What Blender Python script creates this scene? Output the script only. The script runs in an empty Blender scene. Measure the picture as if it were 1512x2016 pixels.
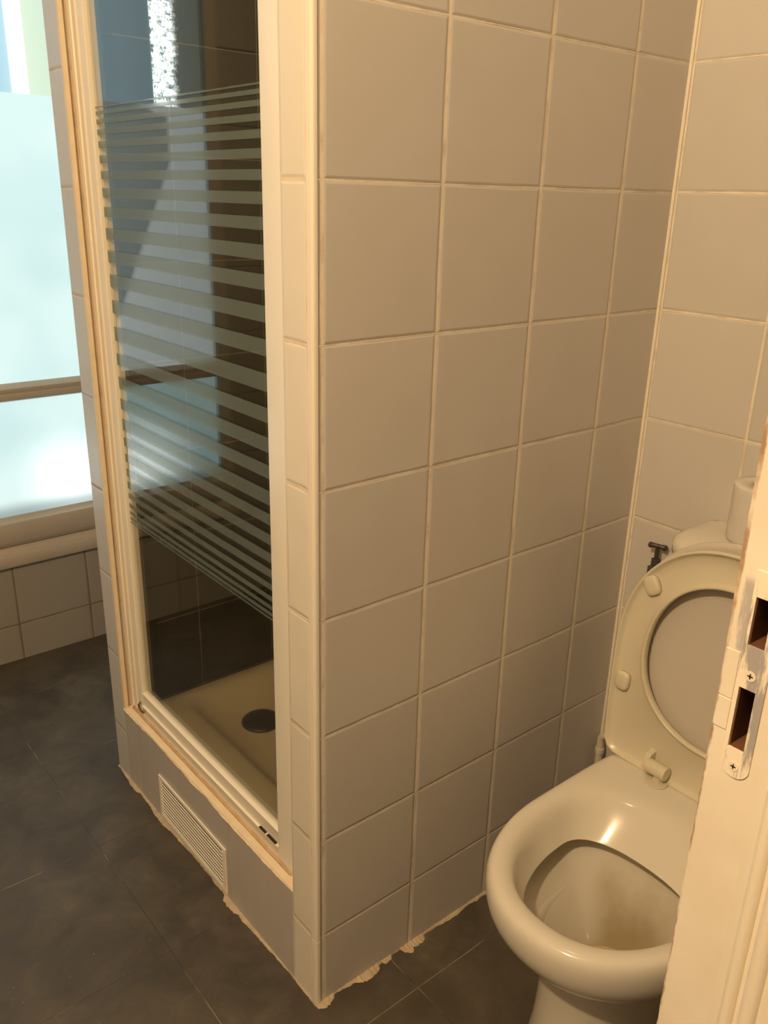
import bpy, bmesh, math, random
from mathutils import Matrix, Vector

random.seed(4)
SC = bpy.context.scene
COL = SC.collection
PI = math.pi

# ------------------------------------------------------------------ camera
RT = Vector((0.7729318, -0.6340546, 0.0234776))
UP = Vector((0.2043635, 0.2838147, 0.9368483))
FW = Vector((0.6006763, 0.7193219, -0.3489470))
cam_d = bpy.data.cameras.new('camera')
cam_d.sensor_fit = 'VERTICAL'
cam_d.sensor_height = 36.0
cam_d.lens = 1673.8 / 2016 * 36.0
cam_d.clip_start = 0.02
cam = bpy.data.objects.new('camera', cam_d)
COL.objects.link(cam)
m = Matrix.Identity(4)
for r in range(3):
    m[r][0], m[r][1], m[r][2] = RT[r], UP[r], -FW[r]
m.translation = Vector((-0.62748, -0.90143, 1.33341))
cam.matrix_world = m
SC.camera = cam

# ------------------------------------------------------------------ world, lights, exposure
w = bpy.data.worlds.new('world')
SC.world = w
w.use_nodes = True
w.node_tree.nodes['Background'].inputs[0].default_value = (0.9, 0.62, 0.36, 1)
w.node_tree.nodes['Background'].inputs[1].default_value = 0.0
SC.view_settings.view_transform = 'Standard'
SC.view_settings.look = 'None'
SC.view_settings.gamma = 1
SC.view_settings.use_curve_mapping = False
SC.view_settings.exposure = 0.0


def lamp(name, loc, power, radius, color):
    d = bpy.data.lights.new(name, 'POINT')
    d.energy = power
    d.shadow_soft_size = radius
    d.color = color
    o = bpy.data.objects.new(name, d)
    o.location = loc
    COL.objects.link(o)
    return o


WARM = (1.0, 0.715, 0.42)
lamp('room_lamp', (-1.16, -0.66, 2.16), 96, 0.03, WARM)
lamp('toilet_lamp', (0.10, -0.20, 2.28), 4.5, 0.03, WARM)


# ------------------------------------------------------------------ node helpers
class NT:
    def __init__(s, name):
        s.m = bpy.data.materials.new(name)
        s.m.use_nodes = True
        s.t = s.m.node_tree
        s.t.nodes.clear()
        s.out = s.t.nodes.new('ShaderNodeOutputMaterial')
        s.geo = None

    def n(s, ty, **kw):
        nd = s.t.nodes.new(ty)
        for k, v in kw.items():
            setattr(nd, k, v)
        return nd

    def put(s, sock, v):
        if isinstance(v, bpy.types.NodeSocket):
            s.t.links.new(v, sock)
        elif v is not None:
            sock.default_value = v

    def math(s, op, a, b=None, c=None, clamp=False):
        nd = s.n('ShaderNodeMath', operation=op, use_clamp=clamp)
        s.put(nd.inputs[0], a)
        if b is not None: s.put(nd.inputs[1], b)
        if c is not None: s.put(nd.inputs[2], c)
        return nd.outputs[0]

    def mix(s, f, a, b):
        nd = s.n('ShaderNodeMix', data_type='RGBA')
        s.put(nd.inputs[0], f)
        s.put(nd.inputs[6], a)
        s.put(nd.inputs[7], b)
        return nd.outputs[2]

    def ramp(s, f, stops):
        nd = s.n('ShaderNodeValToRGB')
        el = nd.color_ramp.elements
        while len(el) < len(stops): el.new(0.5)
        for e, (p, c) in zip(el, stops):
            e.position = p
            e.color = c if len(c) == 4 else (*c, 1)
        s.put(nd.inputs[0], f)
        return nd.outputs[0]

    def coord(s):
        if s.geo is None: s.geo = s.n('ShaderNodeTexCoord').outputs['Object']
        return s.geo

    def xyz(s):
        nd = s.n('ShaderNodeSeparateXYZ')
        s.put(nd.inputs[0], s.coord())
        return nd.outputs

    def noise(s, scale, detail=4, rough=0.55, vec=None, dist=0.0):
        nd = s.n('ShaderNodeTexNoise')
        s.put(nd.inputs['Vector'], vec if vec is not None else s.coord())
        nd.inputs['Scale'].default_value = scale
        nd.inputs['Detail'].default_value = detail
        nd.inputs['Roughness'].default_value = rough
        nd.inputs['Distortion'].default_value = dist
        return nd.outputs[0]

    def scaled(s, vx, vy, vz):
        nd = s.n('ShaderNodeMapping')
        s.put(nd.inputs[0], s.coord())
        nd.inputs['Scale'].default_value = (vx, vy, vz)
        return nd.outputs[0]

    def map(s, v, a, b, c, d):
        nd = s.n('ShaderNodeMapRange', interpolation_type='SMOOTHSTEP')
        s.put(nd.inputs[0], v)
        for i, q in enumerate((a, b, c, d)): s.put(nd.inputs[i + 1], q)
        return nd.outputs[0]

    def bump(s, h, strength=0.4, dist=0.002, normal=None):
        nd = s.n('ShaderNodeBump')
        nd.inputs['Strength'].default_value = strength
        nd.inputs['Distance'].default_value = dist
        s.put(nd.inputs['Height'], h)
        if normal is not None: s.put(nd.inputs['Normal'], normal)
        return nd.outputs[0]

    def bsdf(s, col, rough=0.5, normal=None, metal=0.0, spec=0.5, coat=0.0, sss=None, emis=None, estr=0.0):
        nd = s.n('ShaderNodeBsdfPrincipled')
        s.put(nd.inputs['Base Color'], col if not (isinstance(col, tuple) and len(col) == 3) else (*col, 1))
        s.put(nd.inputs['Roughness'], rough)
        nd.inputs['Metallic'].default_value = metal
        nd.inputs['Specular IOR Level'].default_value = spec
        nd.inputs['Coat Weight'].default_value = coat
        nd.inputs['Coat Roughness'].default_value = 0.06
        if normal is not None: s.put(nd.inputs['Normal'], normal)
        if emis is not None:
            s.put(nd.inputs['Emission Color'], emis)
            s.put(nd.inputs['Emission Strength'], estr)
        s.t.links.new(nd.outputs[0], s.out.inputs[0])
        return nd


def plain(name, col, rough=0.45, var=0.06, scale=12, bump=0.0, bscale=60, metal=0.0, spec=0.5, coat=0.0):
    s = NT(name)
    n = s.noise(scale)
    a = tuple(max(0, c * (1 - var)) for c in col) + (1,)
    b = tuple(min(1, c * (1 + var)) for c in col) + (1,)
    c = s.mix(n, a, b)
    nr = s.bump(s.noise(bscale), bump, 0.002) if bump else None
    s.bsdf(c, rough, nr, metal, spec, coat)
    return s.m


def tile(name, ax, u0, z0, base, grout, T=0.2, Tz=0.2, wu=0.0018, wz=0.0012, rough=0.33, joints=None, wob=0.0012,
         stain=(0.25, 0.16, 0.085), stain_amt=0.6, smear=0.0, smear_col=(0.4, 0.36, 0.3), var=0.05, zj=None, spec=0.5, axz=2):
    """square wall tiles: ax = horizontal axis index; joints = explicit list of horizontal joint positions"""
    s = NT(name)
    X = s.xyz()
    big = s.noise(9, 2)
    fine = s.noise(150, 3)
    wobble = s.math('MULTIPLY', s.math('SUBTRACT', s.noise(4, 3), 0.5), wob * 3)
    u = s.math('ADD', X[ax], wobble)
    z = s.math('ADD', X[axz], wobble)

    def dist(v, o, P):
        q = s.math('DIVIDE', s.math('SUBTRACT', v, o), P)
        f = s.math('SUBTRACT', q, s.math('FLOOR', q))
        f = s.math('MINIMUM', f, s.math('SUBTRACT', 1.0, f))
        return s.math('MULTIPLY', f, P), s.math('FLOOR', q)

    if joints:
        du = None
        for j in joints:
            d = s.math('ABSOLUTE', s.math('SUBTRACT', u, j))
            du = d if du is None else s.math('MINIMUM', du, d)
        iu = s.math('FLOOR', s.math('MULTIPLY', u, 4.5))
    else:
        du, iu = dist(u, u0, T)
    dz, iz = dist(z, z0, Tz)
    # grout width wanders
    wn = s.math('MULTIPLY_ADD', fine, 0.0016, -0.0008)
    wn2 = s.math('MULTIPLY_ADD', s.noise(7, 3), 0.0030, -0.0015)
    wn = s.math('ADD', wn, wn2)
    gu = s.math('SUBTRACT', du, s.math('ADD', wn, wu))
    gz = s.math('SUBTRACT', dz, s.math('ADD', s.math('MULTIPLY', wn, 0.7), wz))
    g = s.math('MINIMUM', gu, gz)
    mask = s.map(g, -0.0002, 0.0006, 1.0, 0.0)           # 1 in the grout
    # per-tile tone
    cell = s.n('ShaderNodeTexWhiteNoise', noise_dimensions='2D')
    cv = s.n('ShaderNodeCombineXYZ')
    s.put(cv.inputs[0], iu)
    s.put(cv.inputs[1], iz)
    s.put(cell.inputs['Vector'], cv.outputs[0])
    tone = s.math('MULTIPLY_ADD', cell.outputs[0], var, 1 - var / 2)
    tone = s.math('MULTIPLY', tone, s.math('MULTIPLY_ADD', big, 0.08, 0.96))
    tc = s.n('ShaderNodeVectorMath', operation='SCALE')
    tc.inputs[0].default_value = base
    s.put(tc.inputs['Scale'], tone)
    tcol = tc.outputs[0]
    if smear > 0:
        sm = s.map(s.noise(22, 5, 0.65, s.scaled(1, 1, 0.35)), 0.52, 0.75, 0.0, smear)
        tcol = s.mix(sm, tcol, (*smear_col, 1))
    # dirty line hugging the grout, appears in patches
    edge = s.map(s.math('ABSOLUTE', s.math('SUBTRACT', gz, 0.0004)), 0.0, 0.0009, 1.0, 0.0)
    patch = s.map(s.noise(11, 4), 0.42, 0.60, 0.0, stain_amt)
    dirt = s.math('MULTIPLY', edge, patch)
    gn = s.map(s.noise(26, 4), 0.45, 0.75, 0.0, 0.35)
    gcol = s.mix(gn, (*grout, 1), (*stain, 1))
    c = s.mix(mask, tcol, gcol)
    c = s.mix(dirt, c, (*stain, 1))
    h = s.map(g, -0.0005, 0.0042, 0.0, 1.0)
    h2 = s.math('ADD', s.math('MULTIPLY', s.noise(14, 2), 0.35), h)
    h2 = s.math('ADD', s.math('MULTIPLY', fine, 0.05), h2)
    nr = s.bump(h2, 0.55, 0.0016)
    rg = s.math('ADD', s.math('MULTIPLY', mask, 0.4), s.math('MULTIPLY_ADD', s.noise(30, 3), 0.12, rough))
    s.bsdf(c, rg, nr, spec=spec)
    return s.m


CREAM_G = (0.80, 0.71, 0.56)
TILE_W = (0.57, 0.54, 0.49)
Z0 = 0.1497
M = {}
M['tile_side'] = tile('tile_side', 0, 0.0143, Z0, TILE_W, CREAM_G, wu=0.0026, wz=0.0009)
M['tile_back'] = tile('tile_back', 1, -0.207, 0.151, TILE_W, CREAM_G, wu=0.0016, wz=0.0012)
M['tile_front'] = tile('tile_front', 1, 0, Z0, (0.74, 0.69, 0.58), (0.74, 0.63, 0.48), joints=[0.0135, 0.070], wu=0.0008, wz=0.0022, var=0.03)
M['tile_left'] = tile('tile_left', 1, 0, 0.1345, (0.55, 0.54, 0.51), (0.60, 0.48, 0.35), joints=[0.775], wu=0.0006, wz=0.0012, var=0.03)
M['tile_kerb'] = tile('tile_kerb', 1, 0, Z0 + 5, (0.48, 0.45, 0.41), (0.44, 0.40, 0.34), Tz=9.0, joints=[0.070, 0.301, 0.50, 0.70],
                      wu=0.0001, wz=0.0001, smear=0.35, smear_col=(0.60, 0.54, 0.44), var=0.03, stain_amt=0.2)
M['tile_window'] = tile('tile_window', 0, -0.0145, 0.1155, (0.33, 0.30, 0.255), (0.20, 0.15, 0.10), T=0.2135, wu=0.0022, wz=0.0010,  # cream tile darkened, this wall's shade is put into its colour
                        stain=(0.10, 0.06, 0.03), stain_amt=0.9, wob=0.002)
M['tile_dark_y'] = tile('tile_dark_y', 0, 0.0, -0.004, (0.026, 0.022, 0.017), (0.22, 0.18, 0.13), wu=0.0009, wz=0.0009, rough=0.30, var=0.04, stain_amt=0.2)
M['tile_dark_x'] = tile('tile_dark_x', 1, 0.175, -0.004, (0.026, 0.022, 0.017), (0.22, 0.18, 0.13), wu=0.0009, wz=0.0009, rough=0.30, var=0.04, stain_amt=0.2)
M['plaster'] = plain('plaster', (0.32, 0.29, 0.25), 0.8, 0.05, 6, 0.15, 90)
M['ceiling'] = plain('ceiling_paint', (0.45, 0.43, 0.40), 0.9, 0.03, 3)


def floor_mat():
    s = NT('floor_vinyl')
    X = s.xyz()
    wob = s.math('MULTIPLY', s.math('SUBTRACT', s.noise(5, 3), 0.5), 0.003)
    P = 0.345

    def d(v, o, P):
        q = s.math('DIVIDE', s.math('SUBTRACT', s.math('ADD', v, wob), o), P)
        f = s.math('SUBTRACT', q, s.math('FLOOR', q))
        return s.math('MULTIPLY', s.math('MINIMUM', f, s.math('SUBTRACT', 1.0, f)), P)
    g = s.math('MINIMUM', d(X[0], -0.148, 0.3115), d(X[1], 0.607, P))
    jm = s.map(g, 0.0004, 0.0012, 1.0, 0.0)
    n1 = s.noise(6.5, 8, 0.62, dist=0.6)
    n2 = s.noise(28, 6, 0.65)
    n3 = s.noise(1.7, 4)
    a = s.ramp(n1, [(0.30, (0.052, 0.043, 0.032)), (0.44, (0.074, 0.062, 0.046)), (0.58, (0.105, 0.088, 0.066)), (0.74, (0.15, 0.125, 0.092))])
    b = s.mix(s.map(n2, 0.35, 0.7, 0, 0.55), a, (0.060, 0.050, 0.040, 1))
    b = s.mix(s.map(n3, 0.45, 0.65, 0, 0.35), b, (0.10, 0.082, 0.062, 1))
    # light seams in patches, dark elsewhere
    sel = s.map(s.noise(5, 3), 0.50, 0.58, 0.0, 0.8)
    jc = s.mix(sel, (0.045, 0.038, 0.03, 1), (0.36, 0.28, 0.19, 1))
    js = s.math('MULTIPLY', jm, s.map(s.noise(9, 3), 0.38, 0.5, 0.12, 0.85))
    c = s.mix(js, b, jc)
    # scattered fine specks and scratches
    sp = s.map(s.noise(170, 2), 0.735, 0.76, 0, 0.6)
    c = s.mix(sp, c, (0.34, 0.30, 0.25, 1))
    vec = s.n('ShaderNodeMapping')
    s.put(vec.inputs[0], s.coord())
    vec.inputs['Rotation'].default_value = (0, 0, 0.5)
    vec.inputs['Scale'].default_value = (6, 95, 1)
    scr = s.map(s.noise(1.6, 3, 0.6, vec.outputs[0]), 0.70, 0.74, 0, 0.35)
    c = s.mix(scr, c, (0.20, 0.175, 0.15, 1))
    h = s.math('ADD', s.math('MULTIPLY', n2, 0.5), s.math('MULTIPLY', jm, -0.8))
    s.bsdf(c, s.map(n2, 0.3, 0.7, 0.62, 0.44), s.bump(h, 0.25, 0.001), spec=0.35)
    return s.m


M['floor'] = floor_mat()
M['white_trim'] = plain('white_trim', (0.80, 0.74, 0.62), 0.28, 0.03, 8)
M['frame'] = plain('white_lacquer', (0.88, 0.82, 0.68), 0.38, 0.02, 6, spec=0.35)
M['ledge'] = plain('cream_sealant', (0.80, 0.66, 0.45), 0.5, 0.12, 30, 0.3, 120)
M['caulk'] = plain('dried_filler', (0.50, 0.40, 0.27), 0.85, 0.35, 40, 0.6, 160)
M['stain'] = plain('ochre_grime', (0.56, 0.38, 0.19), 0.8, 0.35, 40)
M['ceramic'] = plain('ceramic', (0.66, 0.62, 0.53), 0.12, 0.02, 5, coat=0.4)
M['seat'] = plain('yellowed_plastic', (0.62, 0.57, 0.43), 0.30, 0.04, 6)
M['lid'] = plain('lid_plastic', (0.54, 0.50, 0.43), 0.38, 0.03, 6)
M['tray'] = plain('tray_acrylic', (0.62, 0.54, 0.36), 0.35, 0.08, 10)
M['chrome'] = plain('tarnished_metal', (0.20, 0.18, 0.15), 0.3, 0.2, 40, metal=0.9)
M['brass'] = plain('blackened_brass', (0.085, 0.075, 0.06), 0.42, 0.25, 90, metal=0.5)
M['pvc'] = plain('painted_pipe', (0.62, 0.57, 0.48), 0.45, 0.08, 40)
M['paper'] = plain('toilet_paper', (0.62, 0.585, 0.53), 0.9, 0.14, 22, 0.8, 35)
M['darkwood'] = plain('raw_wood', (0.12, 0.05, 0.02), 0.6, 0.5, 30, 0.4, 60)
M['slot'] = plain('grille_gap', (0.05, 0.035, 0.02), 0.9)  # dark colour put in for the shade between the grille slats
M['black'] = plain('shadow_gap', (0.02, 0.016, 0.012), 0.8, 0.1)  # flat black standing in for the shade inside slots and screw recesses
M['win_paint'] = plain('window_paint', (0.48, 0.415, 0.33), 0.45, 0.07, 10, 0.15, 60)


def painted_wood():
    s = NT('painted_wood')
    n = s.noise(14, 5)
    c = s.mix(s.map(n, 0.3, 0.7, 0, 1), (0.70, 0.62, 0.50, 1), (0.76, 0.70, 0.58, 1))
    X = s.xyz()
    # worn arris on the room-side edge
    e = s.map(s.math('ADD', X[1], s.math('MULTIPLY', s.noise(110, 4), 0.003)), -0.6886, -0.6872, 0.0, 0.9)
    e = s.math('MULTIPLY', e, s.map(s.noise(16, 4), 0.40, 0.55, 0.1, 1.0))
    c = s.mix(e, c, (0.30, 0.17, 0.085, 1))
    # grey undercoat showing beside the strike plate
    zone = s.math('MULTIPLY', s.map(X[2], 1.084, 1.088, 0, 1), s.map(X[2], 1.128, 1.136, 1, 0))
    zone = s.math('MULTIPLY', zone, s.map(X[1], -0.6915, -0.6925, 0, 1))
    sm = s.math('MULTIPLY', zone, s.map(s.noise(45, 5, 0.7, s.scaled(1, 1.6, 0.3)), 0.40, 0.56, 0, 0.85))
    c = s.mix(sm, c, (0.37, 0.35, 0.34, 1))
    s.bsdf(c, 0.42, s.bump(s.math('ADD', s.noise(50, 3), s.math('MULTIPLY', e, -0.5)), 0.12, 0.002))
    return s.m


M['jamb'] = painted_wood()
M['casing'] = plain('glossy_white_paint', (0.78, 0.71, 0.58), 0.22, 0.03, 8, 0.08, 30, coat=0.5)


def bowl_mat():
    s = NT('bowl_ceramic')
    X = s.xyz()
    n = s.noise(18, 4)
    inside = s.map(s.math('ADD', X[2], s.math('MULTIPLY_ADD', n, 0.10, -0.05)), 0.17, 0.335, 1.0, 0.0)
    # only the basin is stained: limit to the footprint of the well
    dx = s.math('DIVIDE', s.math('SUBTRACT', X[0], 0.33), 0.21)
    dy = s.math('DIVIDE', s.math('ADD', X[1], 0.35), 0.165)
    d = s.math('SQRT', s.math('ADD', s.math('MULTIPLY', dx, dx), s.math('MULTIPLY', dy, dy)))
    well = s.map(s.math('SUBTRACT', d, s.math('MULTIPLY_ADD', X[2], 2.6, -0.05)), -0.12, -0.02, 1.0, 0.0)
    f = s.math('MULTIPLY', inside, well)
    c = s.mix(f, (0.67, 0.63, 0.53, 1), (0.34, 0.28, 0.16, 1))
    s.bsdf(c, 0.12, None, spec=0.4)
    return s.m


M['bowl'] = bowl_mat()


def strike_metal():
    s = NT('paint_smeared_steel')
    n = s.noise(38, 6, 0.7, s.scaled(1, 1.6, 0.25))
    f = s.map(n, 0.44, 0.54, 0, 1)
    c = s.mix(f, (0.34, 0.32, 0.31, 1), (0.80, 0.72, 0.58, 1))
    s.bsdf(c, 0.45, s.bump(n, 0.3, 0.001), metal=0.0)
    return s.m


M['strike'] = strike_metal()


def glass_mat():
    s = NT('clear_glass')
    gl = s.n('ShaderNodeBsdfGlossy')
    gl.inputs['Roughness'].default_value = 0.0
    gl.inputs['Color'].default_value = (0.95, 1, 0.98, 1)
    tr = s.n('ShaderNodeBsdfTransparent')
    tr.inputs['Color'].default_value = (0.93, 0.92, 0.88, 1)
    fr = s.n('ShaderNodeFresnel')
    s.put(fr.inputs['IOR'], s.math('MULTIPLY_ADD', s.n('ShaderNodeNewGeometry').outputs['Backfacing'], 1 / 1.52 - 1.52, 1.52))
    mx = s.n('ShaderNodeMixShader')
    s.put(mx.inputs[0], fr.outputs[0])
    s.put(mx.inputs[1], tr.outputs[0])
    s.put(mx.inputs[2], gl.outputs[0])
    s.t.links.new(mx.outputs[0], s.out.inputs[0])
    return s.m


def frost_mat():
    s = NT('frosted_stripe')
    di = s.n('ShaderNodeBsdfDiffuse')
    di.inputs['Color'].default_value = (0.27, 0.34, 0.32, 1)
    tr = s.n('ShaderNodeBsdfTransparent')
    tr.inputs['Color'].default_value = (0.85, 0.88, 0.84, 1)
    gl = s.n('ShaderNodeBsdfGlossy')
    gl.inputs['Roughness'].default_value = 0.12
    fr = s.n('ShaderNodeFresnel')
    s.put(fr.inputs['IOR'], s.math('MULTIPLY_ADD', s.n('ShaderNodeNewGeometry').outputs['Backfacing'], 1 / 1.3 - 1.3, 1.3))
    m1 = s.n('ShaderNodeMixShader')
    m1.inputs[0].default_value = 0.25
    s.put(m1.inputs[1], tr.outputs[0])
    s.put(m1.inputs[2], di.outputs[0])
    m2 = s.n('ShaderNodeMixShader')
    s.put(m2.inputs[0], fr.outputs[0])
    s.put(m2.inputs[1], m1.outputs[0])
    s.put(m2.inputs[2], gl.outputs[0])
    s.t.links.new(m2.outputs[0], s.out.inputs[0])
    return s.m


M['glass'] = glass_mat()
M['frost'] = frost_mat()


def lit_pane(name, kind):
    """daylight glowing through the window glass"""
    s = NT(name)
    X = s.xyz()
    n = s.noise(2.6, 2)
    if kind == 'clear':       # hammered clear glass over the film: bright slit outside, blue and green beside it
        c = s.ramp(s.map(X[0], 0.10, 0.25, 0, 1), [(0.0, (0.40, 0.66, 0.80)), (0.22, (0.50, 0.78, 0.90)), (0.36, (2.5, 2.6, 2.5)),
                                                  (0.55, (2.5, 2.6, 2.5)), (0.66, (0.72, 0.90, 0.70)), (1.0, (0.66, 0.84, 0.66))])
        left = s.ramp(s.map(X[0], -0.66, -0.30, 0, 1), [(0.0, (0.30, 0.34, 0.30)), (0.27, (0.34, 0.42, 0.40)), (0.30, (0.50, 0.72, 0.85)),
                                                      (0.55, (0.60, 0.90, 1.05)), (0.56, (0.42, 0.66, 0.80)), (1.0, (0.46, 0.70, 0.84))])
        vor = s.n('ShaderNodeTexVoronoi', feature='F1')
        s.put(vor.inputs['Vector'], s.scaled(1, 1, 0.8))
        vor.inputs['Scale'].default_value = 110
        spark = s.map(s.math('ADD', s.noise(120, 3, 0.7), s.math('MULTIPLY', vor.outputs[0], 0.25)), 0.50, 0.74, 0.15, 10.0)
        xr = s.math('ADD', X[0], s.math('MULTIPLY_ADD', s.noise(70, 4, 0.7), 0.05, -0.025))
        band = s.math('MULTIPLY', s.map(xr, -0.548, -0.522, 0, 1), s.map(X[0], -0.474, -0.470, 1, 0))
        sv = s.n('ShaderNodeCombineXYZ')
        q = s.math('MULTIPLY', spark, band)
        for i, k in enumerate((0.95, 1.0, 1.0)): s.put(sv.inputs[i], s.math('MULTIPLY', q, k))
        add = s.n('ShaderNodeVectorMath', operation='ADD')
        s.put(add.inputs[0], left)
        s.put(add.inputs[1], sv.outputs[0])
        c = s.mix(s.map(X[0], -0.1, 0.0, 0, 1), add.outputs[0], c)
        s.put_str = 1.0
    else:
        base = s.mix(s.map(n, 0.35, 0.65, 0, 1), (0.56, 0.80, 0.80, 1), (0.72, 0.92, 0.90, 1))
        top = s.map(X[2], 0.95, 1.6, 0.0, 0.3)
        base = s.mix(top, base, (0.92, 1.12, 1.08, 1))
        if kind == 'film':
            # dark wedge painted into the film's glow for the shower-glass reflection, paler leftwards
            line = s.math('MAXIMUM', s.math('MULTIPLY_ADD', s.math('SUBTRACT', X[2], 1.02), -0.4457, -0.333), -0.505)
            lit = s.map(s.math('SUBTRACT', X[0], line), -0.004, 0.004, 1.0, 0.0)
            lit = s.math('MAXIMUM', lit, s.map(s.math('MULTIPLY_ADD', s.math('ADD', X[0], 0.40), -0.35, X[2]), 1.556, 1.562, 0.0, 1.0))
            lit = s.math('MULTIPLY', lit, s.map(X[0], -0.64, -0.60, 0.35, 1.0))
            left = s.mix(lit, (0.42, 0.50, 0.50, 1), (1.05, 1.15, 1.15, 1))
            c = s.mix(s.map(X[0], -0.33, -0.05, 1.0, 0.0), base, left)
        else:
            def spot(cx, cz, r, amp):
                dx = s.math('SUBTRACT', X[0], cx)
                dz = s.math('SUBTRACT', X[2], cz)
                d = s.math('SQRT', s.math('ADD', s.math('MULTIPLY', dx, dx), s.math('MULTIPLY', dz, dz)))
                return s.map(d, 0.02, r, amp, 0.0)
            a = s.math('ADD', spot(0.21, 0.52, 0.19, 0.6), spot(-0.33, 0.49, 0.26, 1.8))
            cv = s.n('ShaderNodeCombineXYZ')
            for i, k in enumerate((1.0, 1.0, 1.0)): s.put(cv.inputs[i], s.math('MULTIPLY', a, k))
            add = s.n('ShaderNodeVectorMath', operation='ADD')
            s.put(add.inputs[0], base)
            s.put(add.inputs[1], cv.outputs[0])
            lowdark = s.map(X[2], 0.452, 0.50, 0.45, 1.0)
            sc_ = s.n('ShaderNodeVectorMath', operation='SCALE')
            s.put(sc_.inputs[0], add.outputs[0])
            s.put(sc_.inputs['Scale'], lowdark)
            c = sc_.outputs[0]
    s.bsdf((0.12, 0.13, 0.13), 0.55, None, spec=0.3, emis=c, estr=1.0)
    return s.m


M['pane_clear'] = lit_pane('pane_clear', 'clear')
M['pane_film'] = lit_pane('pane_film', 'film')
M['pane_low'] = lit_pane('pane_low', 'low')


# ------------------------------------------------------------------ mesh helpers
def obj(name, bm, mat, parent=None, smooth=False, kind=None, label=None, bevel=0.0, seg=2):
    me = bpy.data.meshes.new(name)
    bmesh.ops.recalc_face_normals(bm, faces=bm.faces)
    bm.to_mesh(me)
    bm.free()
    me.materials.append(mat)
    if smooth:
        for p in me.polygons: p.use_smooth = True
    o = bpy.data.objects.new(name, me)
    COL.objects.link(o)
    if parent: o.parent = parent
    if kind: o['kind'] = kind
    if label: o['label'] = label
    if bevel:
        b = o.modifiers.new('bevel', 'BEVEL')
        b.width = bevel
        b.segments = seg
        b.limit_method = 'ANGLE'
        b.angle_limit = math.radians(40)
        for p in me.polygons: p.use_smooth = True
        b.harden_normals = True
    return o


def thing(name, label, cat, group=None):
    o = bpy.data.objects.new(name, None)
    o.empty_display_size = 0.05
    COL.objects.link(o)
    o['label'] = label
    o['category'] = cat
    if group: o['group'] = group
    return o


def tag(o, label, cat, group=None):
    o['label'] = label
    o['category'] = cat
    if group: o['group'] = group
    return o


def box(bm, a, b):
    (x0, y0, z0), (x1, y1, z1) = a, b
    v = [bm.verts.new(p) for p in ((x0, y0, z0), (x1, y0, z0), (x1, y1, z0), (x0, y1, z0), (x0, y0, z1), (x1, y0, z1), (x1, y1, z1), (x0, y1, z1))]
    for f in ((0, 3, 2, 1), (4, 5, 6, 7), (0, 1, 5, 4), (1, 2, 6, 5), (2, 3, 7, 6), (3, 0, 4, 7)): bm.faces.new([v[i] for i in f])
    return bm


def bx(*pairs):
    bm = bmesh.new()
    for a, b in pairs: box(bm, a, b)
    return bm


def loft(bm, rings, close_start=True, close_end=True, cyclic=True):
    vs = [[bm.verts.new(p) for p in r] for r in rings]
    n = len(rings[0])
    for a, b in zip(vs, vs[1:]):
        for i in range(n if cyclic else n - 1):
            j = (i + 1) % n
            bm.faces.new((a[i], a[j], b[j], b[i]))
    if close_start: bm.faces.new(vs[0][::-1])
    if close_end: bm.faces.new(vs[-1])
    return bm


def frame_of(d):
    d = d.normalized()
    u = d.orthogonal().normalized()
    return u, d.cross(u)


def tube(bm, pts, r, n=16, closed=True):
    pts = [Vector(p) for p in pts]
    rad = r if isinstance(r, (list, tuple)) else [r] * len(pts)
    u = None
    rings = []
    for i, p in enumerate(pts):
        d = (pts[min(i + 1, len(pts) - 1)] - pts[max(i - 1, 0)]).normalized()
        if u is None:
            u, v = frame_of(d)
        else:
            u = (u - d * u.dot(d)).normalized()
            v = d.cross(u)
        rings.append([p + (u * math.cos(2 * PI * k / n) + v * math.sin(2 * PI * k / n)) * rad[i] for k in range(n)])
    return loft(bm, rings)


def cyl(bm, a, b, r, n=24, r2=None):
    return tube(bm, [a, b], [r, r if r2 is None else r2], n)


def prism_z(bm, poly, z0, z1):
    return loft(bm, [[(x, y, z0) for x, y in poly], [(x, y, z1) for x, y in poly]])


# ------------------------------------------------------------------ the setting
H = 2.40
XB = 0.762          # back wall of the toilet corner
YW = 1.507          # window wall
obj('floor', bx(((-2.0, -2.2, -0.05), (XB, YW, 0.0))), M['floor'], kind='structure')
obj('ceiling', bx(((-2.0, -2.2, H), (0.90, YW + 0.1, H + 0.05))), M['ceiling'], kind='structure')
obj('wall_partition_right', bx(((0.0075, 0.0, 0), (XB, 0.05, H))), M['tile_side'], kind='structure')
obj('wall_partition_end', bx(((0.0, 0.0075, 0.0), (0.0075, 0.070, H)), ), M['tile_front'], kind='structure')
obj('wall_partition_left', bx(((0.0, 0.775, 0.0), (XB, 0.8405, H))), M['tile_left'], kind='structure')
obj('wall_shower_kerb', bx(((0.0, 0.070, 0.0), (0.05, 0.775, 0.2005))), M['tile_kerb'], kind='structure')
obj('wall_toilet_back', bx(((XB, -0.74, 0), (0.85, 0.05, H))), M['tile_back'], kind='structure')
# dark tiled lining inside the shower
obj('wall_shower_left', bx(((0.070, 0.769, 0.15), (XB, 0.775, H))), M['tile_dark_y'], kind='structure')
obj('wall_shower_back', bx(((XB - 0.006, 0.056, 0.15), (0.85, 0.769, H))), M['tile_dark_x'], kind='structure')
obj('wall_shower_right', bx(((0.0075, 0.05, 0.15), (XB - 0.006, 0.056, H))), M['tile_dark_y'], kind='structure')
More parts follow.
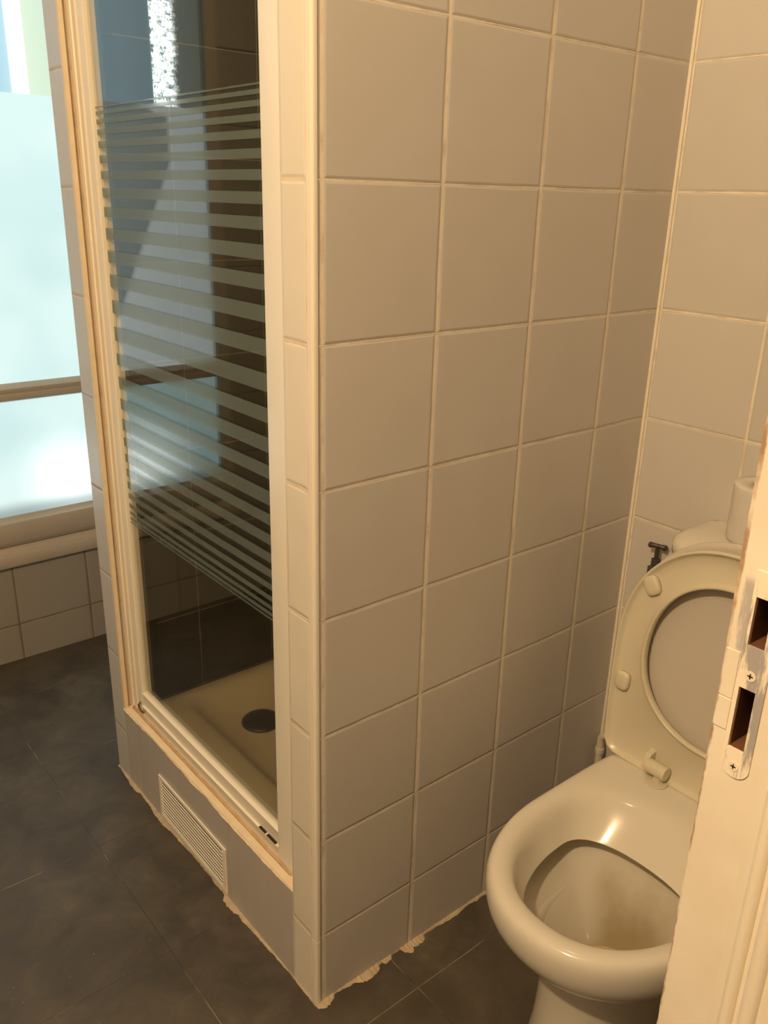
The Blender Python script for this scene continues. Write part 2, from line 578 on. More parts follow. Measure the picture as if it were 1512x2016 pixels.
# window wall, with the opening for the window
WX0, WX1, WZ0, WZ1 = -0.655, 0.72, 0.303, 2.1
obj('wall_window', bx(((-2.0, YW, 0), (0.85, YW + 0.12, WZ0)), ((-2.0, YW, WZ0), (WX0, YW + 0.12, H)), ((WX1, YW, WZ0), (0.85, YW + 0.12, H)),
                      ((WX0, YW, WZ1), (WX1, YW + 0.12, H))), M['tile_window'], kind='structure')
obj('wall_far_right', bx(((0.85, 0.8405, 0), (0.90, YW, H))), M['plaster'], kind='structure')
obj('wall_left', bx(((-2.05, -2.2, 0), (-2.0, YW, H))), M['plaster'], kind='structure')
obj('wall_rear', bx(((-2.0, -2.25, 0), (0.85, -2.2, H))), M['plaster'], kind='structure')
obj('wall_toilet_right', bx(((-0.09, -0.80, 0), (XB, -0.74, H)), ((-0.09, -2.2, 0), (-0.03, -0.80, H))), M['plaster'], kind='structure')

# rounded corner bead on the partition end, in two lengths
def bead(z0, z1):
    bm = bmesh.new()
    R = 0.0052
    poly = [(-0.0012, 0.0118)] + [(-0.0012 + R + R * math.cos(a), -0.0012 + R + R * math.sin(a)) for a in [PI + i * (PI / 2) / 10 for i in range(11)]] + [(0.0075, -0.0012), (0.0075, 0.0118)]
    prism_z(bm, poly, z0, z1)
    return bm


obj('trim_1', bead(0.003, 0.1433), M['white_trim'], kind='structure', bevel=0.0006)
obj('trim_2', bead(0.1442, H), M['white_trim'], kind='structure', bevel=0.0006)
# silicone strip in the corner of side and back wall
obj('trim_3', bx(((XB - 0.005, -0.006, 0.0), (XB, 0.0, H))), M['white_trim'], kind='structure', bevel=0.0015)


# rough filler lines along the floor
def rough_line(a, b, w, h, seed, blobs=(), side=1, out=None):
    rnd = random.Random(seed)
    bm = bmesh.new()
    A, B = Vector(a), Vector(b)
    d = (B - A)
    L = d.length
    d.normalize()
    nrm = Vector((d.y, -d.x, 0)) * side
    n = int(L / 0.0035)
    prev = None
    ww = w
    for i in range(n + 1):
        t = i / n
        ww += rnd.uniform(-1, 1) * w * 0.28
        ww = max(w * 0.15, min(w * 1.7, ww))
        wd = ww
        for (bt, bw, bl) in blobs:
            q = abs(t * L - bt) / bl
            if q < 1: wd += bw * (1 - q * q) ** 0.6 * rnd.uniform(0.75, 1.1)
        p = A + d * (t * L)
        hh = h * rnd.uniform(0.7, 1.2)
        row = [p, p + Vector((0, 0, hh)), p + nrm * wd * 0.5 + Vector((0, 0, hh * 0.7)), p + nrm * wd + Vector((0, 0, 0.0003)), p + nrm * wd * 0.6 + Vector((0, 0, -0.0005))]
        row = [bm.verts.new(v) for v in row]
        if prev:
            for k in range(5): bm.faces.new((prev[k], prev[(k + 1) % 5], row[(k + 1) % 5], row[k]))
        else:
            bm.faces.new(row)
        prev = row
    bm.faces.new(prev)
    return bm


obj('trim_4', rough_line((0, 0.845, 0), (0, -0.002, 0), 0.0034, 0.0035, 3, [(0.10, 0.004, 0.03), (0.24, 0.005, 0.05), (0.555, 0.010, 0.03), (0.60, 0.004, 0.03)], side=1), M['caulk'], kind='structure')
obj('trim_5', rough_line((-0.002, 0, 0), (XB, 0, 0), 0.0045, 0.004, 8, [(0.018, 0.010, 0.02), (0.112, 0.013, 0.028), (0.16, 0.008, 0.012), (0.205, 0.018, 0.012), (0.232, 0.012, 0.02)], side=1), M['caulk'], kind='structure')
obj('trim_6', rough_line((XB, 0, 0), (XB, -0.70, 0), 0.004, 0.003, 18, side=1), M['caulk'], kind='structure')
# a crust of filler where the edge of the partition and the kerb meet the sealant ledge
# cream sealant ledge on top of the kerb, and up the left reveal
obj('trim_7', rough_line((0, 0.775, 0.2008), (0, 0.070, 0.2008), 0.0022, 0.002, 5, side=1), M['ledge'], kind='structure')
bm = bmesh.new()
rnd = random.Random(2)
N = 120
rows = []
for i in range(N + 1):
    y = 0.070 + 0.705 * i / N
    f = rnd.uniform(-0.0006, 0.0006)
    rows.append([(0.0 + f, y, 0.2000), (-0.0012 + f, y, 0.2035), (0.004, y, 0.2060), (0.016, y, 0.2050), (0.020, y, 0.2075), (0.024, y, 0.2000)])
loft(bm, rows)
obj('trim_8', bm, M['ledge'], kind='structure', smooth=True)
obj('trim_9', bx(((-0.0008, 0.7665, 0.204), (0.0075, 0.7752, H))), M['ledge'], kind='structure')
# ochre grime line behind the ledge
bm = bmesh.new()
loft(bm, [[(0.0135, 0.098 + 0.66 * i / 60, 0.2055), (0.0150 + rnd.uniform(-.001, .001), 0.098 + 0.66 * i / 60, 0.2075), (0.0185, 0.098 + 0.66 * i / 60, 0.2110 + rnd.uniform(-.0015, .002)), (0.0190, 0.098 + 0.66 * i / 60, 0.2050)] for i in range(61)])
obj('trim_10', bm, M['stain'], kind='structure', smooth=True)

# ------------------------------------------------------------------ window_1
win = bpy.data.objects.new('window_1', None)
COL.objects.link(win)
win['kind'] = 'structure'


def rail_x(profile, x0, x1):
    bm = bmesh.new()
    loft(bm, [[(x, y, z) for y, z in profile] for x in (x0, x1)])
    return bm


Y = YW
sill = [(Y + 0.09, 0.303), (Y - 0.014, 0.303), (Y - 0.016, 0.307), (Y - 0.016, 0.335), (Y - 0.013, 0.341), (Y - 0.006, 0.344), (Y - 0.001, 0.351), (Y + 0.002, 0.356),
        (Y + 0.002, 0.360), (Y + 0.09, 0.360)]
obj('window_sill', rail_x(sill, WX0 - 0.02, WX1), M['win_paint'], win, bevel=0.0012)
low = [(Y + 0.09, 0.360), (Y + 0.002, 0.362), (Y - 0.004, 0.372), (Y - 0.006, 0.376), (Y - 0.006, 0.430), (Y - 0.004, 0.434), (Y + 0.006, 0.4365), (Y + 0.020, 0.452), (Y + 0.09, 0.452)]
obj('bottom_rail', rail_x(low, WX0, WX1), M['win_paint'], win, bevel=0.001)
mid = [(Y + 0.09, 0.780), (Y + 0.004, 0.780), (Y - 0.004, 0.784), (Y - 0.006, 0.790), (Y - 0.006, 0.800), (Y + 0.000, 0.8025), (Y + 0.000, 0.8), (Y - 0.006, 0.809), (Y - 0.006, 0.816), (Y + 0.000, 0.820),
       (Y + 0.010, 0.828), (Y + 0.09, 0.830)]
obj('mullion', rail_x(mid, WX0 + 0.03, WX1), M['win_paint'], win, bevel=0.001)
obj('side_frame', bx(((WX0 - 0.005, Y - 0.008, 0.452), (WX0 + 0.035, Y + 0.09, WZ1))), M['win_paint'], win, bevel=0.002)
obj('side_frame', bx(((WX1 - 0.06, Y - 0.008, 0.452), (WX1, Y + 0.09, WZ1))), M['win_paint'], win, bevel=0.002)
obj('top_rail', bx(((WX0 + 0.035, Y - 0.006, WZ1 - 0.05), (WX1 - 0.06, Y + 0.09, WZ1))), M['win_paint'], win, bevel=0.002)
obj('lower_pane', bx(((WX0 + 0.03, Y + 0.014, 0.448), (WX1 - 0.05, Y + 0.020, 0.784))), M['pane_low'], win, label='frosted lower pane')
obj('upper_pane', bx(((WX0 + 0.03, Y + 0.014, 1.552), (WX1 - 0.05, Y + 0.020, WZ1 - 0.04))), M['pane_clear'], win, label='clear hammered glass above the frosted film')
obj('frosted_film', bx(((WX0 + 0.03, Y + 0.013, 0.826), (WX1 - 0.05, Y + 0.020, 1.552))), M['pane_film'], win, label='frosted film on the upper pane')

# ------------------------------------------------------------------ shower door
sd = thing('shower_door', 'white framed glass shower door with pale frosted stripes, left of the tiled partition end', 'shower door')
FX = 0.018
Y0, Y1 = 0.0705, 0.7745


def post(y_wall, s, name, w1=0.034, w2=0.066):
    """vertical profile: wall channel plus door stile; s = +1 grows towards +y"""
    P = [(0, 0.0), (0, w1 * 0.35), (0.0025, w1 * 0.40), (0.0025, w1 * 0.62), (0.0, w1 * 0.68), (0.0, w1), (0.005, w1 + 0.001), (0.005, w1 + 0.004), (0.002, w1 + 0.006), (0.002, w2 - 0.004), (0.004, w2), (0.024, w2), (0.024, 0.0)]
    bm = bmesh.new()
    prism_z(bm, [(FX + a, y_wall + s * b) for a, b in P], 0.2065, H - 0.35)
    return obj(name, bm, M['frame'], sd)


post(Y1, -1, 'frame_post')
P = [(0, 0.0), (0, 0.072), (0.001, 0.074), (0.024, 0.074), (0.024, 0.0)]
bm = bmesh.new()
prism_z(bm, [(FX + a, Y0 + b) for a, b in P], 0.2065, H - 0.35)
obj('frame_post', bm, M['frame'], sd, bevel=0.0012)
# bottom rail: wall channel and door rail with a thin highlight lip between them
prof = [(0.018, 0.2085), (0.018, 0.2320), (0.0160, 0.2345), (0.0162, 0.2372), (0.0205, 0.2380), (0.0205, 0.2400), (0.021, 0.2620), (0.0195, 0.2660), (0.0225, 0.2680), (0.036, 0.2680), (0.040, 0.2600), (0.040, 0.2085)]
bm = bmesh.new()
loft(bm, [[(x, y, z) for x, z in prof] for y in (Y0 + 0.073, Y1 - 0.065)])
obj('bottom_rail', bm, M['frame'], sd, bevel=0.0006)
obj('top_rail', bx(((FX, Y0 + 0.073, H - 0.41), (0.040, Y1 - 0.065, H - 0.35))), M['frame'], sd, bevel=0.001)
obj('rail_slot_shade', bx(((0.0150, 0.150, 0.2388), (0.0200, 0.178, 0.2408)), ((0.0150, 0.184, 0.2392), (0.0200, 0.205, 0.2405))), M['black'], sd, label='black strips for the shade in the bottom rail slot')
# pivot at the lower left corner
bm = bmesh.new()
tube(bm, [(0.0155, 0.715, 0.243), (0.013, 0.718, 0.236), (0.013, 0.716, 0.228), (0.015, 0.708, 0.222), (0.016, 0.700, 0.224)], 0.0022, 10)
obj('pivot_hook', bm, M['chrome'], sd, smooth=True, label='rusty brown pivot hook')
GX = 0.028
obj('glass_pane', bx(((GX, Y0 + 0.070, 0.262), (GX + 0.004, Y1 - 0.062, H - 0.40))), M['glass'], sd)
edges = [1.4683, 1.4658, 1.4607, 1.4548, 1.4478, 1.4401, 1.4314, 1.4224, 1.4123, 1.4011, 1.3889, 1.3761, 1.3627, 1.3488, 1.3342, 1.3179, 1.3018, 1.2845,
         1.2652, 1.2447, 1.2254, 1.2036, 1.1822, 1.1586, 1.1346, 1.1102, 1.0848, 1.0577, 1.0335, 1.0107, 0.9877, 0.9644, 0.9441, 0.9228, 0.9029, 0.8793,
         0.8646, 0.8464, 0.8302, 0.8129, 0.7982, 0.7824, 0.7703, 0.7561, 0.7448, 0.7343, 0.7228, 0.7141, 0.7054, 0.6985, 0.6927, 0.6868, 0.6829, 0.6799]
bm = bmesh.new()
for i in range(0, len(edges) - 1, 2):
    z1, z0 = edges[i], edges[i + 1]
    box(bm, (GX - 0.0006, Y0 + 0.0742, z0), (GX - 0.0001, Y1 - 0.0662, z1))
obj('frosted_stripes', bm, M['frost'], sd, label='pale frosted horizontal stripes printed on the glass')
# cream wall return behind the glass on the left
obj('wall_channel', bx(((0.045, 0.7560, 0.2065), (0.0695, 0.7688, H - 0.35))), M['seat'], sd, bevel=0.002, label='cream return strip behind the glass')

# ------------------------------------------------------------------ shower tray
st = thing('shower_tray', 'cream shower tray with black drain, on the floor behind the striped glass door', 'shower tray')


def rrect(x0, x1, y0, y1, r, z, n=8):
    pts = []
    for cx, cy, a0 in ((x1 - r, y1 - r, 0), (x0 + r, y1 - r, PI / 2), (x0 + r, y0 + r, PI), (x1 - r, y0 + r, 1.5 * PI)):
        for i in range(n + 1):
            a = a0 + (PI / 2) * i / n
            pts.append((cx + r * math.cos(a), cy + r * math.sin(a), z))
    return pts


tx0, tx1, ty0, ty1 = 0.0505, XB - 0.007, 0.057, 0.768
bm = bmesh.new()
R = [rrect(tx0, tx1, ty0, ty1, 0.004, 0.0), rrect(tx0, tx1, ty0, ty1, 0.004, 0.190), rrect(tx0 + 0.004, tx1 - 0.004, ty0 + 0.004, ty1 - 0.004, 0.006, 0.195),
     rrect(tx0 + 0.075, tx1 - 0.035, ty0 + 0.040, ty1 - 0.035, 0.04, 0.1955), rrect(tx0 + 0.090, tx1 - 0.05, ty0 + 0.055, ty1 - 0.05, 0.05, 0.188),
     rrect(tx0 + 0.105, tx1 - 0.070, ty0 + 0.080, ty1 - 0.07, 0.06, 0.158), rrect(tx0 + 0.13, tx1 - 0.10, ty0 + 0.12, ty1 - 0.10, 0.07, 0.148)]
dc = (0.268, 0.610)
R.append([(dc[0] + 0.05 * math.cos(a), dc[1] + 0.05 * math.sin(a), 0.143) for a in [0.0 + (PI / 2) * (k // 9) + (PI / 2) * (k % 9) / 9 for k in range(36)]])
loft(bm, R)
obj('basin', bm, M['tray'], st, smooth=True)
bm = bmesh.new()
dr = [[(dc[0] + r * math.cos(2 * PI * k / 40), dc[1] + r * math.sin(2 * PI * k / 40), z) for k in range(40)] for r, z in
      ((0.047, 0.1435), (0.047, 0.147), (0.044, 0.150), (0.034, 0.1515), (0.022, 0.152), (0.006, 0.1522))]
loft(bm, dr)
obj('drain', bm, M['brass'], st, smooth=True, label='dark round drain cover')

# ------------------------------------------------------------------ vent grille on the kerb
vg = thing('vent_grille', 'cream slatted ventilation grille set low in the shower kerb above the floor', 'vent')
vy0, vy1, vz0, vz1 = 0.306, 0.601, 0.012, 0.124
obj('grille_frame', bx(((-0.004, vy0, vz0), (-0.0002, vy1, vz0 + 0.010)), ((-0.004, vy0, vz1 - 0.009), (-0.0002, vy1, vz1)), ((-0.004, vy0, vz0 + 0.010), (-0.0002, vy0 + 0.014, vz1 - 0.009)),
                       ((-0.004, vy1 - 0.010, vz0 + 0.010), (-0.0002, vy1, vz1 - 0.009))), M['frame'], vg, bevel=0.0008)
bm = bmesh.new()
ns = 10
for i in range(ns):
    z = vz0 + 0.0125 + (vz1 - vz0 - 0.022) * i / ns
    y0, y1 = vy0 + 0.0135, vy1 - 0.0095
    loft(bm, [[(-0.0040, y, z + 0.0004), (-0.0040, y, z + 0.0034), (-0.0026, y, z + 0.0040), (-0.0026, y, z + 0.0008)] for y in (y0, y1)])
obj('slats', bm, M['frame'], vg)
obj('grille_shade', bx(((-0.0006, vy0 + 0.012, vz0 + 0.008), (-0.0002, vy1 - 0.008, vz1 - 0.008))), M['slot'], vg, label='dark sheet for the shade between the slats')

# ------------------------------------------------------------------ door frame at the right edge of the picture
JX, JY = -0.180, -0.6872
dj = bpy.data.objects.new('door_1', None)
COL.objects.link(dj)
dj['kind'] = 'structure'
def holed(bm, x0, x1, y0, y1, z0, z1, holes, ha, hb):
    """slab with through openings ha..hb wide at the given heights"""
    zz = z0
    for a, b in holes:
        box(bm, (x0, y0, zz), (x1, y1, a))
        box(bm, (x0, y0, a), (x1, ha, b))
        box(bm, (x0, hb, a), (x1, y1, b))
        zz = b
    box(bm, (x0, y0, zz), (x1, y1, z1))


HOLES = [(1.0225, 1.0645), (1.0922, 1.1235)]
HA, HB = -0.7110, -0.7008
bm = bmesh.new()
rz = random.Random(11)
holed(bm, JX, JX + 0.06, -0.7240, -0.6990, 0, H, HOLES, HA, HB)
obj('jamb', bm, M['jamb'], dj)
# the arris on the opening side wanders a little
bm = bmesh.new()
rings = []
for i in range(401):
    z = H * i / 400
    e = -0.6880 + 0.0016 * max(0, min(1, (z - 1.05) / 0.1)) + rz.uniform(-0.00035, 0.00035)
    rings.append([(JX + 0.06, -0.6990, z), (JX, -0.6990, z), (JX, e - 0.0005, z), (JX + 0.001, e, z), (JX + 0.06, e, z)])
loft(bm, rings)
obj('jamb_edge', bm, M['jamb'], dj)
obj('mortise_back', bx(((JX + 0.024, -0.7150, 1.015), (JX + 0.05, -0.6995, 1.135))), M['darkwood'], dj, label='dark raw wood inside the mortises')
for a, b in HOLES:
    bm = bmesh.new()
    box(bm, (JX + 0.0006, HB - 0.0006, a), (JX + 0.025, HB + 0.001, b))
    box(bm, (JX + 0.0006, HA - 0.001, a), (JX + 0.025, HA + 0.0006, b))
    box(bm, (JX + 0.0006, HA, a - 0.001), (JX + 0.025, HB, a + 0.0006))
    box(bm, (JX + 0.0006, HA, b - 0.0006), (JX + 0.025, HB, b + 0.001))
    obj('mortise_lining', bm, M['darkwood'], dj)
# moulded casing to the right of the face
def arc(cx, cy, r, a0, a1, n=8):
    return [(cx + r * math.cos(math.radians(a0 + (a1 - a0) * i / n)), cy + r * math.sin(math.radians(a0 + (a1 - a0) * i / n))) for i in range(n + 1)]


P = [(JX + 0.05, -0.7225), (JX - 0.0001, -0.7225), (JX - 0.0022, -0.7300)]
P += arc(JX - 0.0022, -0.7348, 0.0048, 90, 260, 14)
P += [(JX - 0.0034, -0.7425)]
P += arc(JX - 0.0034, -0.7485, 0.0060, 90, 250, 14)
P += [(JX - 0.0060, -0.7600), (JX - 0.0115, -0.8000), (JX + 0.05, -0.8000)]
obj('casing', prism_z(bmesh.new(), P, 0.0, H), M['casing'], dj, smooth=False)
# let-in wooden filler pieces beside the plate
for a, b in ((1.0318, 1.0529), (1.0536, 1.0855)):
    obj('filler_piece', bx(((JX - 0.0007, -0.6975, a), (JX + 0.0006, -0.6884, b))), M['jamb'], dj, bevel=0.0004)
# steel strike plate, rounded at the foot
bm = bmesh.new()
px0, px1 = JX - 0.0011, JX - 0.0001
PA, PB = -0.7164, -0.6984
holed(bm, px0, px1, PA, PB, 1.0120, 1.1395, HOLES, HA, HB)
cy = (PA + PB) / 2
rr = (PB - PA) / 2
n = 16
front = [bm.verts.new((px0, cy + rr * math.cos(PI + PI * i / n), 1.0120 + rr * math.sin(PI + PI * i / n))) for i in range(n + 1)]
back = [bm.verts.new((px1, cy + rr * math.cos(PI + PI * i / n), 1.0120 + rr * math.sin(PI + PI * i / n))) for i in range(n + 1)]
bm.faces.new(front)
bm.faces.new(back[::-1])
for i in range(n): bm.faces.new((front[i], front[i + 1], back[i + 1], back[i]))
sp = obj('strike_plate', bm, M['strike'], dj, label='paint smeared steel strike plate with rounded foot')
for y, z in ((-0.7067, 1.0108), (-0.7062, 1.0738)):
    bm = bmesh.new()
    cyl(bm, (px0 - 0.0004, y, z), (px0 + 0.0002, y, z), 0.0033, 20)
    sc = obj('screw', bm, M['jamb'], sp)
    obj('screw_recess', bx(((px0 - 0.0006, y - 0.0017, z - 0.0004), (px0 - 0.0003, y + 0.0017, z + 0.0004)), ((px0 - 0.0006, y - 0.0004, z - 0.0017), (px0 - 0.0003, y + 0.0004, z + 0.0017))), M['black'], sp)

# ------------------------------------------------------------------ toilet
TY = -0.350
to = thing('toilet', 'white ceramic toilet with seat and lid raised, standing against the tiled corner', 'toilet')
NA = 120


def ring(cx, af, ar, b, z, nf=2.15, nr=2.3, cy=TY):
    pts = []
    for k in range(NA):
        a = 2 * PI * k / NA
        c, s_ = math.cos(a), math.sin(a)
        aa, nn = (ar, nr) if c > 0 else (af, nf)
        r = (abs(c / aa) ** nn + abs(s_ / b) ** nn) ** (-1 / nn)
        pts.append((cx + r * c, cy + r * s_, z))
    return pts


CX = 0.330
RB = [
    ring(CX, 0.020, 0.020, 0.020, 0.150),
    ring(CX, 0.040, 0.040, 0.040, 0.152),
    ring(CX, 0.060, 0.050, 0.055, 0.170),
    ring(CX, 0.095, 0.065, 0.075, 0.205),
    ring(CX, 0.135, 0.080, 0.100, 0.255),
    ring(CX, 0.172, 0.104, 0.134, 0.300),
    ring(CX, 0.192, 0.122, 0.156, 0.330),
    ring(CX, 0.195, 0.124, 0.158, 0.3480),
    ring(CX, 0.190, 0.100, 0.145, 0.3540),
    ring(CX, 0.179, 0.064, 0.115, 0.3400),
    ring(CX, 0.1775, 0.0625, 0.1135, 0.3375),
    ring(CX, 0.1782, 0.0655, 0.1150, 0.3400),
    ring(CX, 0.184, 0.086, 0.126, 0.358),
    ring(CX, 0.187, 0.108, 0.134, 0.378),
    ring(CX, 0.190, 0.124, 0.141, 0.389),
    ring(CX, 0.196, 0.138, 0.148, 0.3955),
    ring(CX, 0.205, 0.158, 0.156, 0.399, nr=2.8),
    ring(CX, 0.214, 0.200, 0.164, 0.400, nr=4.0),
    ring(CX, 0.222, 0.248, 0.171, 0.3985, nr=6),
    ring(CX, 0.228, 0.264, 0.1755, 0.3935, nr=7),
    ring(CX, 0.2315, 0.270, 0.1785, 0.384, nr=7),
    ring(CX, 0.232, 0.270, 0.1790, 0.370, nr=7),
    ring(CX, 0.2295, 0.268, 0.1770, 0.350, nr=6),
    ring(CX, 0.220, 0.264, 0.170, 0.328, nr=5),
    ring(CX, 0.200, 0.258, 0.156, 0.305, nr=4),
    ring(CX, 0.172, 0.250, 0.136, 0.283, nr=3.5),
    ring(CX, 0.140, 0.242, 0.112, 0.265, nr=3.2),
    ring(CX, 0.126, 0.238, 0.099, 0.255, nr=3),
    ring(CX, 0.122, 0.236, 0.094, 0.235, nr=3),
    ring(CX, 0.122, 0.236, 0.092, 0.150, nr=3),
    ring(CX, 0.126, 0.240, 0.096, 0.060, nr=3),
    ring(CX, 0.136, 0.250, 0.104, 0.012, nr=3),
    ring(CX, 0.138, 0.252, 0.106, 0.000, nr=3),
]
bm = bmesh.new()
loft(bm, RB)
bowl = obj('bowl', bm, M['bowl'] if 'bowl' in M else M['ceramic'], to, smooth=True)
ss = bowl.modifiers.new('sub', 'SUBSURF')
ss.levels = ss.render_levels = 1
bm = bmesh.new()
loft(bm, [ring(CX, 0.045, 0.043, 0.044, 0.1585), ring(CX, 0.044, 0.042, 0.043, 0.160)])
s = NT('still_water')
b_ = s.bsdf((0.20, 0.17, 0.10), 0.05)
obj('water', bm, s.m, bowl, label='shallow still water in the bowl')
# brown limescale streak ring at the outlet
bm = bmesh.new()
pts = [(CX + 0.047 * math.cos(a), TY + 0.047 * math.sin(a), 0.1615) for a in [2 * PI * i / 40 for i in range(41)]]
tube(bm, pts, [0.0016 + 0.001 * random.random() for _ in pts], 8)
obj('limescale', bm, M['stain'], bowl, smooth=True, label='brown limescale ring at the water line')

# raised seat: outline in (y, t), t runs up the leaning plate
LEAN = math.radians(5)
HX, HZ = 0.5450, 0.4100
SY = -0.343


def lean_pt(y, t, d):
    """d = distance towards the room (-x) from the plate's back face"""
    return (HX + t * math.sin(LEAN) - d * math.cos(LEAN), y, HZ + t * math.cos(LEAN) + d * math.sin(LEAN))


def seat_ring(off, d, n=NA, up=0.0):
    pts = []
    tc = 0.205
    for k in range(n):
        a = 2 * PI * k / n
        c, s_ = math.cos(a), math.sin(a)       # s_>0 towards the rounded top
        b = 0.1975 - off
        if s_ >= 0:
            h, e = 0.212 - off + up, 2.25
        else:
            h, e = 0.218 - off, 18
        r = (abs(c / b) ** e + abs(s_ / h) ** e) ** (-1 / e)
        y, t = r * c, r * s_
        if t < 0: y *= 1 - 0.065 * (abs(t) / 0.214) ** 1.4
        pts.append(lean_pt(SY + y, tc + t, d))
    return pts


def hole_ring(off, d, n=NA):
    pts = []
    tc = 0.205
    for k in range(n):
        a = 2 * PI * k / n
        c, s_ = math.cos(a), math.sin(a)
        b = 0.140 + off
        h = (0.153 if s_ >= 0 else 0.132) + off
        e = 2.15
        r = (abs(c / b) ** e + abs(s_ / h) ** e) ** (-1 / e)
        pts.append(lean_pt(SY + r * c, tc + r * s_, d))
    return pts


R = [hole_ring(0.000, 0.004), hole_ring(-0.001, 0.010), hole_ring(-0.001, 0.0175), hole_ring(0.001, 0.0190), hole_ring(0.004, 0.0180), hole_ring(0.0055, 0.0150), hole_ring(0.010, 0.0120),
     seat_ring(0.022, 0.0110), seat_ring(0.012, 0.0120), seat_ring(0.0065, 0.0150), seat_ring(0.005, 0.0185), seat_ring(0.0025, 0.0200), seat_ring(0.0006, 0.0185),
     seat_ring(0.000, 0.010), seat_ring(0.002, 0.003), seat_ring(0.010, 0.000), hole_ring(0.008, 0.000), hole_ring(0.000, 0.004)]
bm = bmesh.new()
vs = [[bm.verts.new(p) for p in r] for r in R[:-1]]
vs.append(vs[0])
for a, b in zip(vs, vs[1:]):
    for i in range(NA):
        j = (i + 1) % NA
        bm.faces.new((a[i], a[j], b[j], b[i]))
seat = obj('seat', bm, M['seat'], to, smooth=True)


def pad(y, t, w, h, rot):
    bm = bmesh.new()
    rings = []
    for k, d in ((1.0, 0.0105), (1.0, 0.0170), (0.93, 0.0200), (0.80, 0.0215), (0.4, 0.0220)):
        r = []
        for i in range(32):
            a = 2 * PI * i / 32
            e = 3.2
            q = (abs(math.cos(a)) ** e + abs(math.sin(a)) ** e) ** (-1 / e)
            u, v = q * math.cos(a) * w * k, q * math.sin(a) * h * k
            r.append(lean_pt(y + u * math.cos(rot) - v * math.sin(rot), t + u * math.sin(rot) + v * math.cos(rot), d))
        rings.append(r)
    loft(bm, rings)
    return bm


for y, t, rot in ((-0.193, 0.318, -0.55), (-0.172, 0.129, 0.0), (2 * SY + 0.193, 0.318, 0.55), (2 * SY + 0.172, 0.129, 0.0)):
    obj('bumper', pad(y, t, 0.0140, 0.0172, rot), M['seat'], seat, smooth=True)

# lid behind the seat, a shallow dish with a rolled edge
R = [seat_ring(o_, d_, up=0.010) for o_, d_ in ((0.150, -0.0125), (0.060, -0.012), (0.030, -0.010), (0.016, -0.0075), (0.008, -0.0065), (0.002, -0.007), (-0.001, -0.010),
                                                 (-0.001, -0.014), (0.004, -0.019), (0.020, -0.023), (0.150, -0.025))]
bm = bmesh.new()
loft(bm, R)
obj('lid', bm, M['lid'], to, smooth=True)

# hinges
for sy in (1, -1):
    hy = SY + sy * 0.067
    bm = bmesh.new()
    cyl(bm, (0.518, hy - 0.019, 0.4235), (0.518, hy + 0.019, 0.4235), 0.0125, 28)
    hg = obj('hinge', bm, M['seat'], to, bevel=0.0012)
    bm = bmesh.new()
    cyl(bm, (0.516, hy - 0.004, 0.3985), (0.516, hy - 0.004, 0.4035), 0.019, 32)
    obj('hinge_foot', bm, M['seat'], hg, bevel=0.001)
    bm = bmesh.new()
    cyl(bm, (0.518, hy - 0.004, 0.4020), (0.518, hy - 0.004, 0.4200), 0.008, 20)
    obj('hinge_post', bm, M['seat'], hg)
    bm = bmesh.new()
    yy = hy + 0.022 if sy > 0 else hy - 0.022
    pr = [(0.512, 0.4165), (0.512, 0.430), (0.522, 0.4420), (0.545, 0.4460), (0.552, 0.430), (0.540, 0.415), (0.525, 0.411)]
    loft(bm, [[(x, yy - 0.006, z) for x, z in pr], [(x, yy + 0.006, z) for x, z in pr]])
    obj('hinge_arm', bm, M['seat'], hg, bevel=0.002)

# cistern
def tank_ring(x0, x1, hw, r, z, n=10):
    return [(x, y, z) for x, y, _ in rrect(x0, x1, TY - hw, TY + hw, r, z, n)]


def tank_out(x0, x1, hw, rf, z, rb=0.012, n=12):
    pts = []
    for cx, cy, a0, r in ((x1 - rb, TY + hw - rb, 0, rb), (x0 + rf, TY + hw - rf, PI / 2, rf), (x0 + rf, TY - hw + rf, PI, rf), (x1 - rb, TY - hw + rb, 1.5 * PI, rb)):
        for i in range(n + 1):
            a = a0 + (PI / 2) * i / n
            pts.append((cx + r * math.cos(a), cy + r * math.sin(a), z))
    return pts


bm = bmesh.new()
loft(bm, [tank_out(0.622, XB - 0.006, 0.150, 0.055, 0.385), tank_out(0.616, XB - 0.006, 0.160, 0.06, 0.42), tank_out(0.610, XB - 0.006, 0.172, 0.065, 0.60), tank_out(0.606, XB - 0.006, 0.178, 0.068, 0.765)])
obj('tank', bm, M['ceramic'], to, smooth=True)
bm = bmesh.new()
loft(bm, [tank_out(0.602, XB - 0.006, 0.180, 0.07, 0.7655), tank_out(0.596, XB - 0.005, 0.186, 0.074, 0.770), tank_out(0.595, XB - 0.005, 0.187, 0.075, 0.786), tank_out(0.600, XB - 0.006, 0.183, 0.074, 0.793),
          tank_out(0.612, XB - 0.010, 0.172, 0.07, 0.8), tank_out(0.640, XB - 0.018, 0.145, 0.05, 0.805), tank_out(0.66, XB - 0.03, 0.10, 0.03, 0.8065)])
obj('tank_lid', bm, M['ceramic'], to, smooth=True)

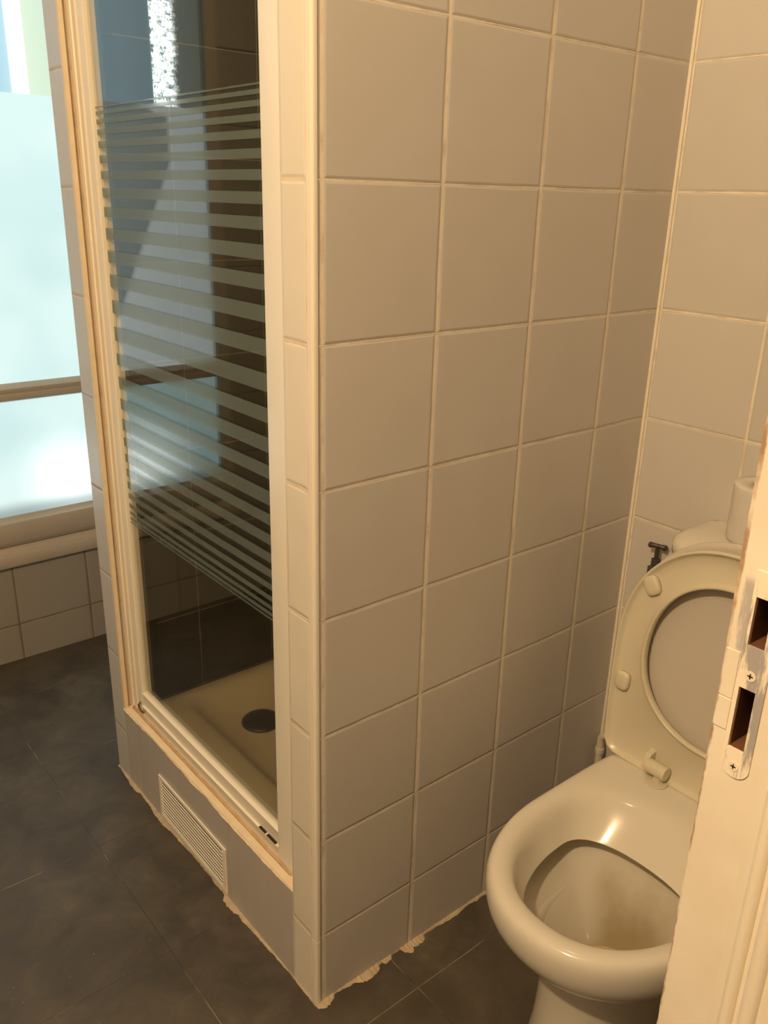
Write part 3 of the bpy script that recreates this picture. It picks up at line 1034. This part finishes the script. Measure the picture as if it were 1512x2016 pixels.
# toilet roll on the cistern
RX, RY = 0.700, -0.287
bm = bmesh.new()
rings = []
rd = random.Random(6)
for z, r in ((0.0, 0.0485), (0.003, 0.0500), (0.02, 0.0502), (0.045, 0.0500), (0.07, 0.0503), (0.093, 0.0500), (0.097, 0.049)):
    rings.append([(RX + (r + rd.uniform(-.0004, .0006)) * math.cos(2 * PI * k / 64), RY + (r + rd.uniform(-.0004, .0006)) * math.sin(2 * PI * k / 64), 0.8070 + z) for k in range(64)])
for r, z in ((0.040, 0.0972), (0.022, 0.0970), (0.0215, 0.094), (0.0215, 0.004)):
    rings.append([(RX + r * math.cos(2 * PI * k / 64), RY + r * math.sin(2 * PI * k / 64), 0.8070 + z) for k in range(64)])
loft(bm, rings)
roll = obj('toilet_roll', bm, M['paper'], smooth=True)
tag(roll, 'white toilet paper roll standing on the toilet cistern lid, half hidden by the door frame', 'toilet paper')

# shut-off valve on the back wall
va = thing('shutoff_valve', 'small blackened brass stop valve with T handle on the tiled wall beside the cistern', 'valve')
VX, VY = 0.742, -0.082
bm = bmesh.new()
tube(bm, [(XB - 0.001, VY, 0.640), (VX + 0.008, VY, 0.640)], 0.008, 16)
tube(bm, [(VX, VY, 0.615), (VX, VY, 0.655), (VX, VY, 0.657), (VX, VY, 0.672), (VX, VY, 0.675), (VX, VY, 0.690)], [0.0125, 0.0125, 0.0145, 0.0145, 0.0095, 0.0095], 6)
obj('valve_body', bm, M['brass'], va, bevel=0.0008)
bm = bmesh.new()
cyl(bm, (VX, VY, 0.689), (VX, VY, 0.715), 0.0045, 12)
obj('spindle', bm, M['brass'], va)
bm = bmesh.new()
tube(bm, [(VX - 0.004, VY + 0.017, 0.716), (VX - 0.004, VY + 0.015, 0.716), (VX - 0.001, VY + 0.004, 0.717), (VX + 0.001, VY - 0.004, 0.717), (VX + 0.004, VY - 0.015, 0.716), (VX + 0.004, VY - 0.017, 0.716)],
     [0.004, 0.006, 0.0042, 0.0042, 0.006, 0.004], 12)
obj('handle', bm, M['brass'], va, smooth=True)
bm = bmesh.new()
tube(bm, [(VX, VY, 0.616), (VX, VY, 0.600), (VX, VY - 0.010, 0.580), (VX, VY - 0.035, 0.560), (VX, VY - 0.070, 0.556)], 0.005, 12)
obj('feed_hose', bm, M['chrome'], va, smooth=True)

# bent supply pipe low in the corner
bm = bmesh.new()
px_, py_ = XB - 0.022, -0.0155
pts = [(px_, -0.36, 0.258), (px_, -0.20, 0.258), (px_, py_ - 0.030, 0.258)]
pts += [(px_, py_ - 0.018 + 0.018 * math.sin(a), 0.240 + 0.018 * math.cos(a)) for a in [PI / 2 * i / 8 for i in range(1, 9)]]
pts += [(px_, py_, 0.222), (px_, py_, 0.0015)]
tube(bm, pts, 0.0082, 16)
pipe = obj('water_pipe', bm, M['pvc'], smooth=True)
tag(pipe, 'thin white painted water pipe bending down in the tiled corner behind the toilet', 'pipe')
bm = bmesh.new()
cyl(bm, (px_, py_, 0.208), (px_, py_, 0.222), 0.0100, 20)
obj('pipe_sleeve', bm, M['pvc'], pipe, bevel=0.001)
